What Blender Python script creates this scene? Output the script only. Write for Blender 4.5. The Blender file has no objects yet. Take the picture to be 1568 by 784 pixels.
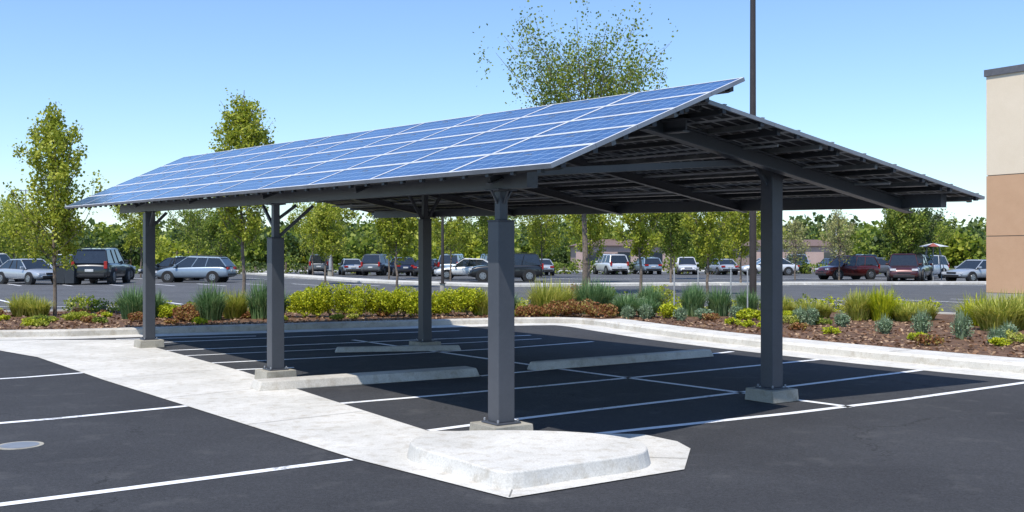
import bpy, math, random
import numpy as np
from mathutils import Vector, Matrix
random.seed(7); RNG=np.random.default_rng(7)
sc=bpy.context.scene
# ------------------------------------------------------------------ materials
def nodes(name):
    m=bpy.data.materials.new(name); m.use_nodes=True
    nt=m.node_tree; b=nt.nodes['Principled BSDF']
    return m,nt,b
def L(nt,a,b): nt.links.new(a,b)
def noise(nt,scale,detail=4,rough=.6,coord='Object',dist=0):
    tc=nt.nodes.new('ShaderNodeTexCoord'); n=nt.nodes.new('ShaderNodeTexNoise')
    n.inputs['Scale'].default_value=scale; n.inputs['Detail'].default_value=detail
    n.inputs['Roughness'].default_value=rough; n.inputs['Distortion'].default_value=dist
    L(nt,tc.outputs[coord],n.inputs['Vector']); return n
def ramp(nt,src,stops):
    r=nt.nodes.new('ShaderNodeValToRGB'); L(nt,src,r.inputs[0])
    e=r.color_ramp.elements
    while len(e)<len(stops): e.new(.5)
    for i,(p,c) in enumerate(stops):
        e[i].position=p; e[i].color=(c[0],c[1],c[2],1)
    return r
def mixc(nt,fac,a,b,mode='MIX'):
    m=nt.nodes.new('ShaderNodeMix'); m.data_type='RGBA'; m.blend_type=mode
    if hasattr(fac,'links'): L(nt,fac,m.inputs[0])
    else: m.inputs[0].default_value=fac
    for s,v in ((m.inputs[6],a),(m.inputs[7],b)):
        if hasattr(v,'links'): L(nt,v,s)
        else: s.default_value=(v[0],v[1],v[2],1)
    return m.outputs[2]
def bump(nt,b,h,strength=.3,dist=.01):
    bp=nt.nodes.new('ShaderNodeBump'); bp.inputs['Strength'].default_value=strength
    bp.inputs['Distance'].default_value=dist; L(nt,h,bp.inputs['Height']); L(nt,bp.outputs[0],b.inputs['Normal'])
def mottled(name,c0,c1,scale=3,fine=60,rough=.8,bs=.25,metal=0,finemix=.35,spec=.5):
    m,nt,b=nodes(name)
    n=noise(nt,scale,6,.65); f=noise(nt,fine,3,.7)
    r=ramp(nt,n.outputs[0],[(.35,c0),(.65,c1)])
    fr=ramp(nt,f.outputs[0],[(.3,(.55,.55,.55)),(.7,(1.35,1.35,1.35))])
    c=mixc(nt,finemix,r.outputs[0],fr.outputs[0],'MULTIPLY')
    L(nt,c,b.inputs['Base Color']); b.inputs['Roughness'].default_value=rough
    b.inputs['Metallic'].default_value=metal; b.inputs['Specular IOR Level'].default_value=spec
    if bs: bump(nt,b,f.outputs[0],bs)
    return m
def asphalt(name,c0,c1):
    m,nt,b=nodes(name)
    big=noise(nt,.35,6,.62,dist=.6); mid=noise(nt,2.2,5,.6); fine=noise(nt,150,3,.8); grit=noise(nt,45,4,.8)
    r=ramp(nt,big.outputs[0],[(.3,c0),(.7,c1)])
    g=ramp(nt,fine.outputs[0],[(.3,(.45,.45,.45)),(.72,(1.7,1.7,1.75))])
    c=mixc(nt,.7,r.outputs[0],g.outputs[0],'MULTIPLY')
    g2=ramp(nt,grit.outputs[0],[(.35,(.65,.65,.65)),(.7,(1.4,1.4,1.4))])
    c=mixc(nt,.85,c,g2.outputs[0],'MULTIPLY')
    st=ramp(nt,mid.outputs[0],[(.56,(0,0,0)),(.75,(1,1,1))])
    sep=nt.nodes.new('ShaderNodeMath'); sep.operation='MULTIPLY'; L(nt,st.outputs[0],sep.inputs[0]); sep.inputs[1].default_value=.5
    c=mixc(nt,sep.outputs[0],c,(c1[0]*1.8,c1[1]*1.75,c1[2]*1.65))
    # hairline cracks
    tc=nt.nodes.new('ShaderNodeTexCoord'); v=nt.nodes.new('ShaderNodeTexVoronoi'); v.feature='DISTANCE_TO_EDGE'; v.inputs['Scale'].default_value=.22
    wn=noise(nt,1.3,5,.7); va=nt.nodes.new('ShaderNodeVectorMath'); va.operation='MULTIPLY_ADD'
    L(nt,wn.outputs[1],va.inputs[0]); va.inputs[1].default_value=(1.2,1.2,0); L(nt,tc.outputs['Object'],va.inputs[2]); L(nt,va.outputs[0],v.inputs['Vector'])
    cr=ramp(nt,v.outputs[0],[(0,(1,1,1)),(.0035,(0,0,0))])
    gate=ramp(nt,big.outputs[0],[(.5,(0,0,0)),(.56,(.6,.6,.6))])
    mm=nt.nodes.new('ShaderNodeMath'); mm.operation='MULTIPLY'; L(nt,cr.outputs[0],mm.inputs[0]); L(nt,gate.outputs[0],mm.inputs[1])
    c=mixc(nt,mm.outputs[0],c,(.015,.015,.015))
    L(nt,c,b.inputs['Base Color']); b.inputs['Roughness'].default_value=.9; b.inputs['Specular IOR Level'].default_value=.2
    bump(nt,b,fine.outputs[0],.5,.01); return m
def concrete(name,c0,c1):
    m,nt,b=nodes(name)
    big=noise(nt,.9,6,.65,dist=.4); fine=noise(nt,70,4,.75); mid=noise(nt,7,5,.65)
    r=ramp(nt,big.outputs[0],[(.32,c0),(.62,c1)])
    g=ramp(nt,fine.outputs[0],[(.3,(.72,.71,.69)),(.65,(1.08,1.08,1.08))])
    c=mixc(nt,.8,r.outputs[0],g.outputs[0],'MULTIPLY')
    s=ramp(nt,mid.outputs[0],[(.32,(.76,.72,.66)),(.5,(1,1,1))])
    c=mixc(nt,.8,c,s.outputs[0],'MULTIPLY')
    L(nt,c,b.inputs['Base Color']); b.inputs['Roughness'].default_value=.9; b.inputs['Specular IOR Level'].default_value=.25
    bump(nt,b,fine.outputs[0],.35,.008); return m
def paintmat(name,under=(.05,.052,.056)):
    m,nt,b=nodes(name)
    f=noise(nt,28,5,.75); g=noise(nt,2.0,4,.6)
    a=nt.nodes.new('ShaderNodeMath'); a.operation='ADD'; L(nt,f.outputs[0],a.inputs[0]); L(nt,g.outputs[0],a.inputs[1])
    r=ramp(nt,a.outputs[0],[(.38,(.3,.3,.3)),(.46,(1,1,1))])
    s=nt.nodes.new('ShaderNodeMath'); s.operation='MULTIPLY'; s.inputs[1].default_value=.5; L(nt,a.outputs[0],s.inputs[0]); L(nt,s.outputs[0],r.inputs[0])
    c=mixc(nt,r.outputs[0],under,(.84,.84,.84))
    L(nt,c,b.inputs['Base Color']); b.inputs['Roughness'].default_value=.7; return m
def leafmat(name,c0,c1,c2,trans=.35):
    m,nt,b=nodes(name)
    g=nt.nodes.new('ShaderNodeNewGeometry')
    r=ramp(nt,g.outputs['Random Per Island'],[(0,c0),(.5,c1),(1,c2)])
    L(nt,r.outputs[0],b.inputs['Base Color']); b.inputs['Roughness'].default_value=.5; b.inputs['Specular IOR Level'].default_value=.3
    t=nt.nodes.new('ShaderNodeBsdfTranslucent'); L(nt,r.outputs[0],t.inputs[0])
    mx=nt.nodes.new('ShaderNodeMixShader'); mx.inputs[0].default_value=trans
    out=nt.nodes['Material Output']; L(nt,b.outputs[0],mx.inputs[1]); L(nt,t.outputs[0],mx.inputs[2]); L(nt,mx.outputs[0],out.inputs[0])
    return m
def plain(name,c,rough=.5,metal=0,coat=0,var=.15,spec=.5):
    m,nt,b=nodes(name)
    n=noise(nt,6,4,.6); r=ramp(nt,n.outputs[0],[(.3,tuple(x*(1-var) for x in c)),(.7,tuple(min(1,x*(1+var)) for x in c))])
    L(nt,r.outputs[0],b.inputs['Base Color']); b.inputs['Roughness'].default_value=rough
    b.inputs['Metallic'].default_value=metal; b.inputs['Coat Weight'].default_value=coat; b.inputs['Specular IOR Level'].default_value=spec
    return m
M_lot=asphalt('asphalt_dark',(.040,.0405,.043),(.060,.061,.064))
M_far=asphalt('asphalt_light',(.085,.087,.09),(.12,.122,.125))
M_conc=concrete('concrete_pale',(.56,.54,.49),(.72,.695,.64))
M_kerb=concrete('concrete_kerb',(.46,.43,.38),(.62,.59,.53))
M_foot=concrete('concrete_footing',(.32,.30,.25),(.48,.45,.38))
M_joint=plain('joint',(.24,.23,.2),.9)
M_paint=paintmat('line_paint')
M_mulch=mottled('mulch',(.075,.036,.018),(.20,.11,.058),5,45,.95,.9,finemix=.8)
M_chip=leafmat('bark_chip',(.07,.03,.015),(.23,.12,.06),(.48,.33,.2),.02)
M_dry=mottled('dry_ground',(.16,.14,.08),(.10,.13,.05),.05,4,.95,.2)
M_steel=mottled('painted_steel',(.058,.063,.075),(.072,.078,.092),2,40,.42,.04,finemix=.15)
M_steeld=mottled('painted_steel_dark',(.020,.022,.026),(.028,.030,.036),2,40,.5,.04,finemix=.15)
M_rail=mottled('galvanised_rail',(.12,.125,.13),(.2,.205,.21),4,40,.45,.04,metal=.5,finemix=.2)
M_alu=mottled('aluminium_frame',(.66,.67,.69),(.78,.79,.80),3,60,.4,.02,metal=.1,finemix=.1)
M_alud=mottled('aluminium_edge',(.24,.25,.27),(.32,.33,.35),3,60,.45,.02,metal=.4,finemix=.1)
M_bark=mottled('bark',(.12,.09,.065),(.24,.19,.15),8,60,.9,.6,finemix=.6)
M_polem=mottled('bronze_pole',(.035,.026,.023),(.05,.038,.034),2,30,.5,.05)
M_poleg=mottled('galvanised_pole',(.3,.31,.32),(.42,.43,.44),2,30,.5,.05)
L_yel=leafmat('leaf_yellowgreen',(.17,.22,.02),(.38,.43,.04),(.60,.59,.10),.45)
L_mid=leafmat('leaf_green',(.09,.15,.02),(.22,.29,.035),(.40,.43,.08),.42)
L_dark=leafmat('leaf_dark',(.035,.07,.018),(.085,.13,.03),(.16,.2,.05),.3)
L_hedge=leafmat('leaf_hedge',(.18,.25,.012),(.46,.51,.02),(.72,.70,.05),.35)
L_blue=leafmat('blade_bluegreen',(.06,.14,.045),(.15,.27,.10),(.32,.43,.19),.25)
L_ygrass=leafmat('blade_yellow',(.19,.25,.03),(.43,.45,.07),(.7,.64,.17),.3)
L_red=leafmat('leaf_red',(.17,.06,.025),(.36,.15,.06),(.36,.33,.08),.3)
L_sage=leafmat('leaf_sage',(.12,.20,.10),(.24,.33,.19),(.4,.48,.31),.25)
L_pale=leafmat('leaf_pale',(.25,.25,.08),(.42,.42,.15),(.58,.56,.24),.35)
# solar cells
def cellmat(name,base0,base1,line,rough,nx,ny,lw,spec=.5):
    m,nt,b=nodes(name)
    uv=nt.nodes.new('ShaderNodeUVMap'); uv.uv_map='UVMap'
    sp=nt.nodes.new('ShaderNodeSeparateXYZ'); L(nt,uv.outputs[0],sp.inputs[0])
    def ln(out,n,w):
        a=nt.nodes.new('ShaderNodeMath'); a.operation='MULTIPLY'; a.inputs[1].default_value=n; L(nt,out,a.inputs[0])
        f=nt.nodes.new('ShaderNodeMath'); f.operation='FRACT'; L(nt,a.outputs[0],f.inputs[0])
        d=nt.nodes.new('ShaderNodeMath'); d.operation='SUBTRACT'; d.inputs[1].default_value=.5; L(nt,f.outputs[0],d.inputs[0])
        e=nt.nodes.new('ShaderNodeMath'); e.operation='ABSOLUTE'; L(nt,d.outputs[0],e.inputs[0])
        g=nt.nodes.new('ShaderNodeMath'); g.operation='GREATER_THAN'; g.inputs[1].default_value=.5-w; L(nt,e.outputs[0],g.inputs[0]); return g.outputs[0]
    l1=ln(sp.outputs[0],nx,lw); l2=ln(sp.outputs[1],ny,lw*1.3)
    mx=nt.nodes.new('ShaderNodeMath'); mx.operation='MAXIMUM'; L(nt,l1,mx.inputs[0]); L(nt,l2,mx.inputs[1])
    bus=ln(sp.outputs[1],ny*3,.05); bm=nt.nodes.new('ShaderNodeMath'); bm.operation='MULTIPLY'; bm.inputs[1].default_value=.2; L(nt,bus,bm.inputs[0])
    # per-cell tone
    vm=nt.nodes.new('ShaderNodeVectorMath'); vm.operation='MULTIPLY'; vm.inputs[1].default_value=(nx,ny,1); L(nt,uv.outputs[0],vm.inputs[0])
    fl=nt.nodes.new('ShaderNodeVectorMath'); fl.operation='FLOOR'; L(nt,vm.outputs[0],fl.inputs[0])
    wn=nt.nodes.new('ShaderNodeTexWhiteNoise'); L(nt,fl.outputs[0],wn.inputs[0])
    big=noise(nt,1.1,3,.5)
    ad=nt.nodes.new('ShaderNodeMath'); ad.operation='MULTIPLY_ADD'; ad.inputs[1].default_value=.4; L(nt,wn.outputs[0],ad.inputs[0]); L(nt,big.outputs[0],ad.inputs[2])
    r=ramp(nt,ad.outputs[0],[(.35,base0),(1,base1)])
    c=mixc(nt,bm.outputs[0],r.outputs[0],line); c=mixc(nt,mx.outputs[0],c,line)
    L(nt,c,b.inputs['Base Color']); b.inputs['Roughness'].default_value=rough; b.inputs['Specular IOR Level'].default_value=spec
    return m
M_cell=cellmat('solar_cells',(.007,.040,.14),(.022,.088,.25),(.26,.37,.54),.18,8,3,.03,.38)
M_back=cellmat('panel_backsheet',(.014,.015,.018),(.04,.042,.046),(.34,.35,.36),.6,8,3,.09,.2)
# ------------------------------------------------------------------ mesh builder
class MB:
    def __init__(s): s.v=[];s.f=[];s.m=[];s.mats=[];s.uv={}
    def mi(s,mat):
        if mat not in s.mats: s.mats.append(mat)
        return s.mats.index(mat)
    def face(s,pts,mat,uv=None):
        n=len(s.v); s.v+= [tuple(p) for p in pts]; s.f.append(tuple(range(n,n+len(pts)))); s.m.append(s.mi(mat))
        if uv: s.uv[len(s.f)-1]=uv
    def hexa(s,c,mat):   # c: 8 corners bottom4 top4
        n=len(s.v); s.v+=[tuple(p) for p in c]
        for q in ((3,2,1,0),(4,5,6,7),(0,1,5,4),(1,2,6,5),(2,3,7,6),(3,0,4,7)):
            s.f.append(tuple(n+i for i in q)); s.m.append(s.mi(mat))
    def box(s,c,sz,mat,ax=(1,0),taper=1):
        ax=Vector((ax[0],ax[1],0)).normalized(); ay=Vector((-ax.y,ax.x,0)); c=Vector(c)
        o=[]
        for zz,t in ((-.5,1),(.5,taper)):
            for a,b in ((-.5,-.5),(.5,-.5),(.5,.5),(-.5,.5)):
                o.append(c+ax*a*sz[0]*t+ay*b*sz[1]*t+Vector((0,0,zz*sz[2])))
        s.hexa(o,mat)
    def beam(s,p0,p1,w,h,mat,up=(0,0,1)):
        p0=Vector(p0);p1=Vector(p1);d=(p1-p0).normalized(); sd=d.cross(Vector(up)).normalized(); u=sd.cross(d)
        o=[]
        for hh in (-.5,.5):
            for p,k in ((p0,-.5),(p0,.5),(p1,.5),(p1,-.5)):
                o.append(p+sd*k*w+u*hh*h)
        o=[o[0],o[3],o[2],o[1],o[4],o[7],o[6],o[5]]
        s.hexa(o,mat)
    def ibeam(s,p0,p1,w,h,mat,t=.015):
        p0=Vector(p0);p1=Vector(p1); z=Vector((0,0,1))
        s.beam(p0,p1,t,h-2*t,mat); s.beam(p0+z*(h/2-t/2),p1+z*(h/2-t/2),w,t,mat); s.beam(p0-z*(h/2-t/2),p1-z*(h/2-t/2),w,t,mat)
    def cyl(s,p0,p1,r0,r1,mat,n=10,cap=True):
        p0=Vector(p0);p1=Vector(p1);d=(p1-p0).normalized(); a=d.orthogonal().normalized(); b=d.cross(a); k=len(s.v)
        for p,r in ((p0,r0),(p1,r1)):
            for i in range(n):
                t=2*math.pi*i/n; s.v.append(tuple(p+a*math.cos(t)*r+b*math.sin(t)*r))
        for i in range(n):
            j=(i+1)%n; s.f.append((k+i,k+j,k+n+j,k+n+i)); s.m.append(s.mi(mat))
        if cap:
            s.f.append(tuple(k+n-1-i for i in range(n))); s.m.append(s.mi(mat)); s.f.append(tuple(k+n+i for i in range(n))); s.m.append(s.mi(mat))
    def prism(s,poly,z0,z1,mat,inset=0):
        n=len(poly); k=len(s.v); cx=sum(p[0] for p in poly)/n; cy=sum(p[1] for p in poly)/n
        s.v+=[(p[0],p[1],z0) for p in poly]
        s.v+=[(p[0]+(cx-p[0])*inset,p[1]+(cy-p[1])*inset,z1) for p in poly]
        for i in range(n):
            j=(i+1)%n; s.f.append((k+i,k+j,k+n+j,k+n+i)); s.m.append(s.mi(mat))
        s.f.append(tuple(k+n+i for i in range(n))); s.m.append(s.mi(mat))
    def leaves(s,V,F4,mat):
        s.extra=getattr(s,'extra',[]); s.extra.append((V,F4,mat))
    def obj(s,name,parent=None,smooth=False,bevel=0,sub=0):
        V=np.array(s.v,dtype=float).reshape(-1,3) if s.v else np.zeros((0,3))
        faces=list(s.f); mi=list(s.m)
        loops=[i for f in faces for i in f]; tot=[len(f) for f in faces]
        loops=np.array(loops,dtype=np.int32); tot=np.array(tot,dtype=np.int32); mi=np.array(mi,dtype=np.int32)
        for (EV,EF,mat) in getattr(s,'extra',[]):
            k=len(V); V=np.vstack([V,EV]); loops=np.concatenate([loops,(EF+k).ravel().astype(np.int32)])
            tot=np.concatenate([tot,np.full(len(EF),EF.shape[1],dtype=np.int32)]); mi=np.concatenate([mi,np.full(len(EF),s.mi(mat),dtype=np.int32)])
        me=bpy.data.meshes.new(name); me.vertices.add(len(V)); me.vertices.foreach_set('co',V.ravel())
        me.loops.add(len(loops)); me.loops.foreach_set('vertex_index',loops)
        me.polygons.add(len(tot)); st=np.concatenate([[0],np.cumsum(tot)[:-1]]).astype(np.int32)
        me.polygons.foreach_set('loop_start',st); me.polygons.foreach_set('loop_total',tot); me.polygons.foreach_set('material_index',mi)
        if s.uv:
            me.update(); ul=me.uv_layers.new(name='UVMap')
            for fi,uvs in s.uv.items():
                for j,uvv in enumerate(uvs): ul.data[st[fi]+j].uv=uvv
        for m in s.mats: me.materials.append(m)
        me.update(calc_edges=True); me.validate()
        me.polygons.foreach_set('use_smooth',[bool(smooth)]*len(me.polygons))
        o=bpy.data.objects.new(name,me); sc.collection.objects.link(o)
        if parent: o.parent=parent
        if bevel:
            b=o.modifiers.new('b','BEVEL'); b.width=bevel; b.segments=2; b.limit_method='ANGLE'
        if sub:
            b=o.modifiers.new('s','SUBSURF'); b.levels=sub; b.render_levels=sub
        return o
def empty(name,loc=(0,0,0)):
    e=bpy.data.objects.new(name,None); e.location=loc; sc.collection.objects.link(e); return e
def offset_line(pts,off):
    P=[Vector((p[0],p[1])) for p in pts]; out=[]
    for i,p in enumerate(P):
        if i==0: d=P[1]-P[0]
        elif i==len(P)-1: d=P[-1]-P[-2]
        else: d=(P[i+1]-p).normalized()+(p-P[i-1]).normalized()
        d.normalize(); n=Vector((-d.y,d.x)); out.append(p+n*off)
    return out
def smoothline(pts,it=2):
    for _ in range(it):
        q=[pts[0]]
        for a,b in zip(pts[:-1],pts[1:]):
            q.append((a[0]*.75+b[0]*.25,a[1]*.75+b[1]*.25)); q.append((a[0]*.25+b[0]*.75,a[1]*.25+b[1]*.75))
        q.append(pts[-1]); pts=q
    return pts
def slab(mb,pts,o0,o1,z0,z1,mat,round_=0):
    a=offset_line(pts,o0); b=offset_line(pts,o1)
    if round_:
        a2=offset_line(pts,o0+round_)
        for i in range(len(pts)-1):
            mb.face([(a[i].x,a[i].y,z0),(a[i+1].x,a[i+1].y,z0),(a[i+1].x,a[i+1].y,z1-round_),(a[i].x,a[i].y,z1-round_)],mat)
            mb.face([(a[i].x,a[i].y,z1-round_),(a[i+1].x,a[i+1].y,z1-round_),(a2[i+1].x,a2[i+1].y,z1),(a2[i].x,a2[i].y,z1)],mat)
        a=a2
    else:
        if z1>z0:
            for i in range(len(pts)-1): mb.face([(a[i].x,a[i].y,z0),(a[i+1].x,a[i+1].y,z0),(a[i+1].x,a[i+1].y,z1),(a[i].x,a[i].y,z1)],mat)
    for i in range(len(pts)-1):
        mb.face([(a[i].x,a[i].y,z1),(a[i+1].x,a[i+1].y,z1),(b[i+1].x,b[i+1].y,z1),(b[i].x,b[i].y,z1)],mat)
        if z1>z0: mb.face([(b[i].x,b[i].y,z0),(b[i].x,b[i].y,z1),(b[i+1].x,b[i+1].y,z1),(b[i+1].x,b[i+1].y,z0)],mat)
# ------------------------------------------------------------------ frame of the carport
O=Vector((-.10,9.5,0)); U=Vector((-.573,.819,0)).normalized(); Vv=Vector((.819,.573,0)).normalized()
TI=.018
def W(u,v,z=0): return O+U*u+Vv*v+Vector((0,0,z))
# ------------------------------------------------------------------ ground sheets
def sheet(name,poly,z,mat):
    mb=MB(); mb.face([(p[0],p[1],z) for p in poly],mat); return mb.obj(name)
sheet('ground',[(-1500,-200),(1500,-200),(1500,2500),(-1500,2500)],0,M_dry)
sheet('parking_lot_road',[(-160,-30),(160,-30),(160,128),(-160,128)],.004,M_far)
front=[(-34,18.2),(-10.4,21.0),(-7.6,22.2),(-2.3,24.7),(.9,25.9),(1.9,25.3),(2.7,22.9),(4.0,19.7),(7.25,14.5),(11,11.0),(24,1)]
fr=smoothline(front,2)
lot=[(-34,-12),(24,-12)]+[(p[0],p[1]) for p in reversed(fr)]
sheet('parking_lot_asphalt',lot,.009,M_lot)
# kerb + bed
mb=MB()
slab(mb,fr,-.75,.02,.013,.016,M_conc)
mb.obj('concrete_gutter')
mb=MB()
nL=next(i for i,p in enumerate(fr) if p[0]>1.7 and p[1]<25.2)
slab(mb,fr[:nL+1],0,.28,0,.15,M_kerb,.03)
slab(mb,fr[nL:],-.0,.75,0,.16,M_conc,.04)
mb.obj('kerb')
mb=MB()
acc=0
for a,b in zip(fr[nL:-1],fr[nL+1:]):
    d=Vector((b[0]-a[0],b[1]-a[1])); 
    acc+=d.length
    if acc>2.4:
        acc=0; n=Vector((-d.y,d.x)).normalized(); t=d.normalized()*.008; A=Vector(a)
        p=A+n*.045;q=A+n*.745
        mb.face([(p.x-t.x,p.y-t.y,.164),(p.x+t.x,p.y+t.y,.164),(q.x+t.x,q.y+t.y,.164),(q.x-t.x,q.y-t.y,.164)],M_joint)
mb.obj('kerb_joint')
back=[(34,14),(18,24),(10,29.5),(2,33.5),(-6,32),(-14,29.3),(-34,26)]
mb=MB()
inn=offset_line(fr,.2)
mb.face([(p.x,p.y,.11) for p in inn]+[(p[0],p[1],.11) for p in back],M_mulch)
mb.obj('mulch_bed_ground')
mb=MB(); slab(mb,back,-.0,.2,0,.15,M_kerb); mb.obj('kerb')
# chips
def sample_bed(n,lo=.8,hi=7):
    inn0=offset_line(fr,0); seg=[(inn0[i],inn0[i+1]) for i in range(len(inn0)-1)]
    ln=np.array([(b-a).length for a,b in seg]); ln/=ln.sum(); idx=RNG.choice(len(seg),n,p=ln); out=[]
    for i in idx:
        a,b=seg[i]; t=RNG.random(); d=(b-a).normalized(); nn=Vector((-d.y,d.x)); off=lo+(hi-lo)*RNG.random()**1.5
        p=a+(b-a)*t+nn*off; out.append((p.x,p.y))
    return np.array(out)
frv=np.array([[q[0],q[1]] for q in fr[nL:]])
def offkerb(P,dmin=.95):
    d=np.min(np.linalg.norm(P[:,None,:2]-frv[None],axis=2),axis=1); return (P[:,0]<1.4)|(d>dmin)
def quads(C,size,flat=0,aspect=.55):
    """random leaf rhombi at centres C"""
    n=len(C); a=RNG.normal(size=(n,3)); a[:,2]*=(1-flat); a/=np.linalg.norm(a,axis=1)[:,None]
    b=RNG.normal(size=(n,3)); b[:,2]*=(1-flat*.6); b-= (a*b).sum(1)[:,None]*a; b/=np.linalg.norm(b,axis=1)[:,None]
    s=(size*(.6+.8*RNG.random(n)))[:,None]
    v=np.stack([C-a*s*.5,C+b*s*aspect*.5,C+a*s*.5,C-b*s*aspect*.5],1).reshape(-1,3)
    f=np.arange(4*n).reshape(n,4); return v,f
p=sample_bed(24000,.35,7.5); ok=(p[:,0]>-15)&(p[:,0]<16)&(p[:,1]>11); p=p[ok]
C=np.column_stack([p,.118+.03*RNG.random(len(p))]); C=C[offkerb(C)]
mb=MB(); v,f=quads(C,.085,.75,.5); mb.leaves(v,f,M_chip); mb.obj('bark_mulch')
# walkway and island
mb=MB()
walk=[(-1.33,8.53),(-3.3,11.05),(-5.5,13.85),(-7.9,17.05),(-9.6,18.7),(-16,17.6),(-34,14.7),(-34,17.2),(-16,19.6),(-9.6,20.5),(-7.1,20.6),(-6.6,18.9),(-3.9,14.9),(-2.2,12.1),(-.81,9.86)]
mb.face([(p[0],p[1],.018) for p in reversed(walk)],M_conc)
isl=[(-1.33,8.53),(-.81,9.86),(.41,9.8),(1.24,9.66),(1.50,9.3),(1.56,8.95),(1.36,8.08),(-.02,7.12)]
mb.face([(p[0],p[1],.018) for p in reversed(isl)],M_conc)
mb.obj('concrete_walkway')
def ribbon(mb,p,q,w,z,mat):
    p=Vector((p[0],p[1],0));q=Vector((q[0],q[1],0)); d=(q-p).normalized(); n=Vector((-d.y,d.x,0))*w/2; zz=Vector((0,0,z))
    mb.face([p-n+zz,q-n+zz,q+n+zz,p+n+zz],mat)
mb=MB()
for a,b in (((-2.65,10.2),(-1.6,11.1)),((-4.1,12.1),(-2.95,13.3)),((-5.55,13.95),(-4.2,15.3)),((-7.1,16),(-5.5,17.3)),((-9.6,18.72),(-9.3,20.4)),((-13,18.2),(-12.8,20.0)),((1.45,8.5),(1.08,8.55)),((-.02,7.14),(0,7.36))):
    ribbon(mb,a,b,.01,.0225,M_joint)
mb.obj('pavement_joint')
pad=smoothline([(-.15,7.44),(0,7.34),(.5,7.72),(1.02,8.02),(1.16,8.35),(1.08,8.78),(.7,9.1),(.1,9.22),(-.5,9.2),(-.86,8.95),(-.9,8.45),(-.5,7.95),(-.15,7.44)],2)[:-1]
mb=MB(); mb.prism(pad,.018,.14,M_conc,.03); mb.obj('concrete_island',bevel=.012)
# long kerb stops
def longstop(name,p0,p1,w,h):
    mb=MB(); p0=Vector((*p0,0));p1=Vector((*p1,0)); d=(p1-p0).normalized(); n=Vector((-d.y,d.x,0))
    c=[p0,p1,p1+n*w,p0+n*w]; t=[p0+d*.04+n*.04,p1-d*.04+n*.04,p1-d*.04+n*(w-.04),p0+d*.04+n*(w-.04)]
    mb.hexa([x+Vector((0,0,.009)) for x in c]+[x+Vector((0,0,h)) for x in t],M_kerb); return mb.obj(name,bevel=.015)
longstop('concrete_kerb_stop',(-3.15,12.72),(-.44,14.35),.4,.13)
longstop('concrete_kerb_stop',(.35,15.05),(3.4,17.2),.24,.13)
longstop('concrete_kerb_stop',(-3.1,17.9),(-.9,18.3),.2,.1)
# stripes
mb=MB()
def stripe(pts,w=.105):
    pts=smoothline(pts,1)
    for a,b in zip(pts[:-1],pts[1:]): ribbon(mb,a,b,w,.0135,M_paint)
stripe([(-9,3.1),(-3.47,6.94),(-1.34,8.5)],.11)
stripe([(-11,6.6),(-5.15,10.29),(-3.45,11.7)],.11)
stripe([(-12,10.9),(-7.0,14.03),(-6.05,14.95)],.11)
stripe([(-12,14.2),(-9.2,16.1)],.11)
stripe([(.74,9.68),(3.76,11.44),(6.9,13.7)])
stripe([(-.8,9.9),(.164,10.7),(2.79,12.63),(6.05,15.15)])
stripe([(-2.17,11.59),(-.28,12.8),(2.4,14.75),(5.0,16.7)])
stripe([(-4.84,14.9),(-3.3,15.5)]); stripe([(-.45,14.4),(3.6,17.8),(3.9,18.1)])
stripe([(-5.6,15.7),(-.5,18.4),(1.6,20.2)])
stripe([(-7.0,17.8),(-2.3,20.4),(.4,21.8)])
stripe([(-7.0,19.9),(-3.6,21.9),(-1.2,23.2)])
stripe([(-6.3,16.9),(-1.4,19.6),(.6,20.9)],.08)
stripe([(.83,15.15),(3.8,11.44)])
stripe([(-3.2,20.6),(.83,15.15)])
stripe([(-8.0,20.7),(-5.4,21.6)])
mb.obj('parking_line_marking')
mb=MB()
for k in range(-12,14):
    for y0 in (36,58,74):
        x=k*2.9+ (0 if y0!=58 else 1.2)
        if y0==36 and x>-9 and x<4: continue
        ribbon(mb,(x,y0),(x-3,y0+4.4),.14,.0085,M_paint)
ribbon(mb,(-40,34.5),(-9,34.2),.14,.0086,M_paint)
mb.obj('parking_line_marking')
mb=MB(); mb.cyl((-4.39,9.13,.009),(-4.39,9.13,.014),.2,.2,M_foot,24); mb.cyl((-4.39,9.13,.014),(-4.39,9.13,.017),.16,.16,M_alud,24); mb.obj('manhole_cover')
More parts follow.
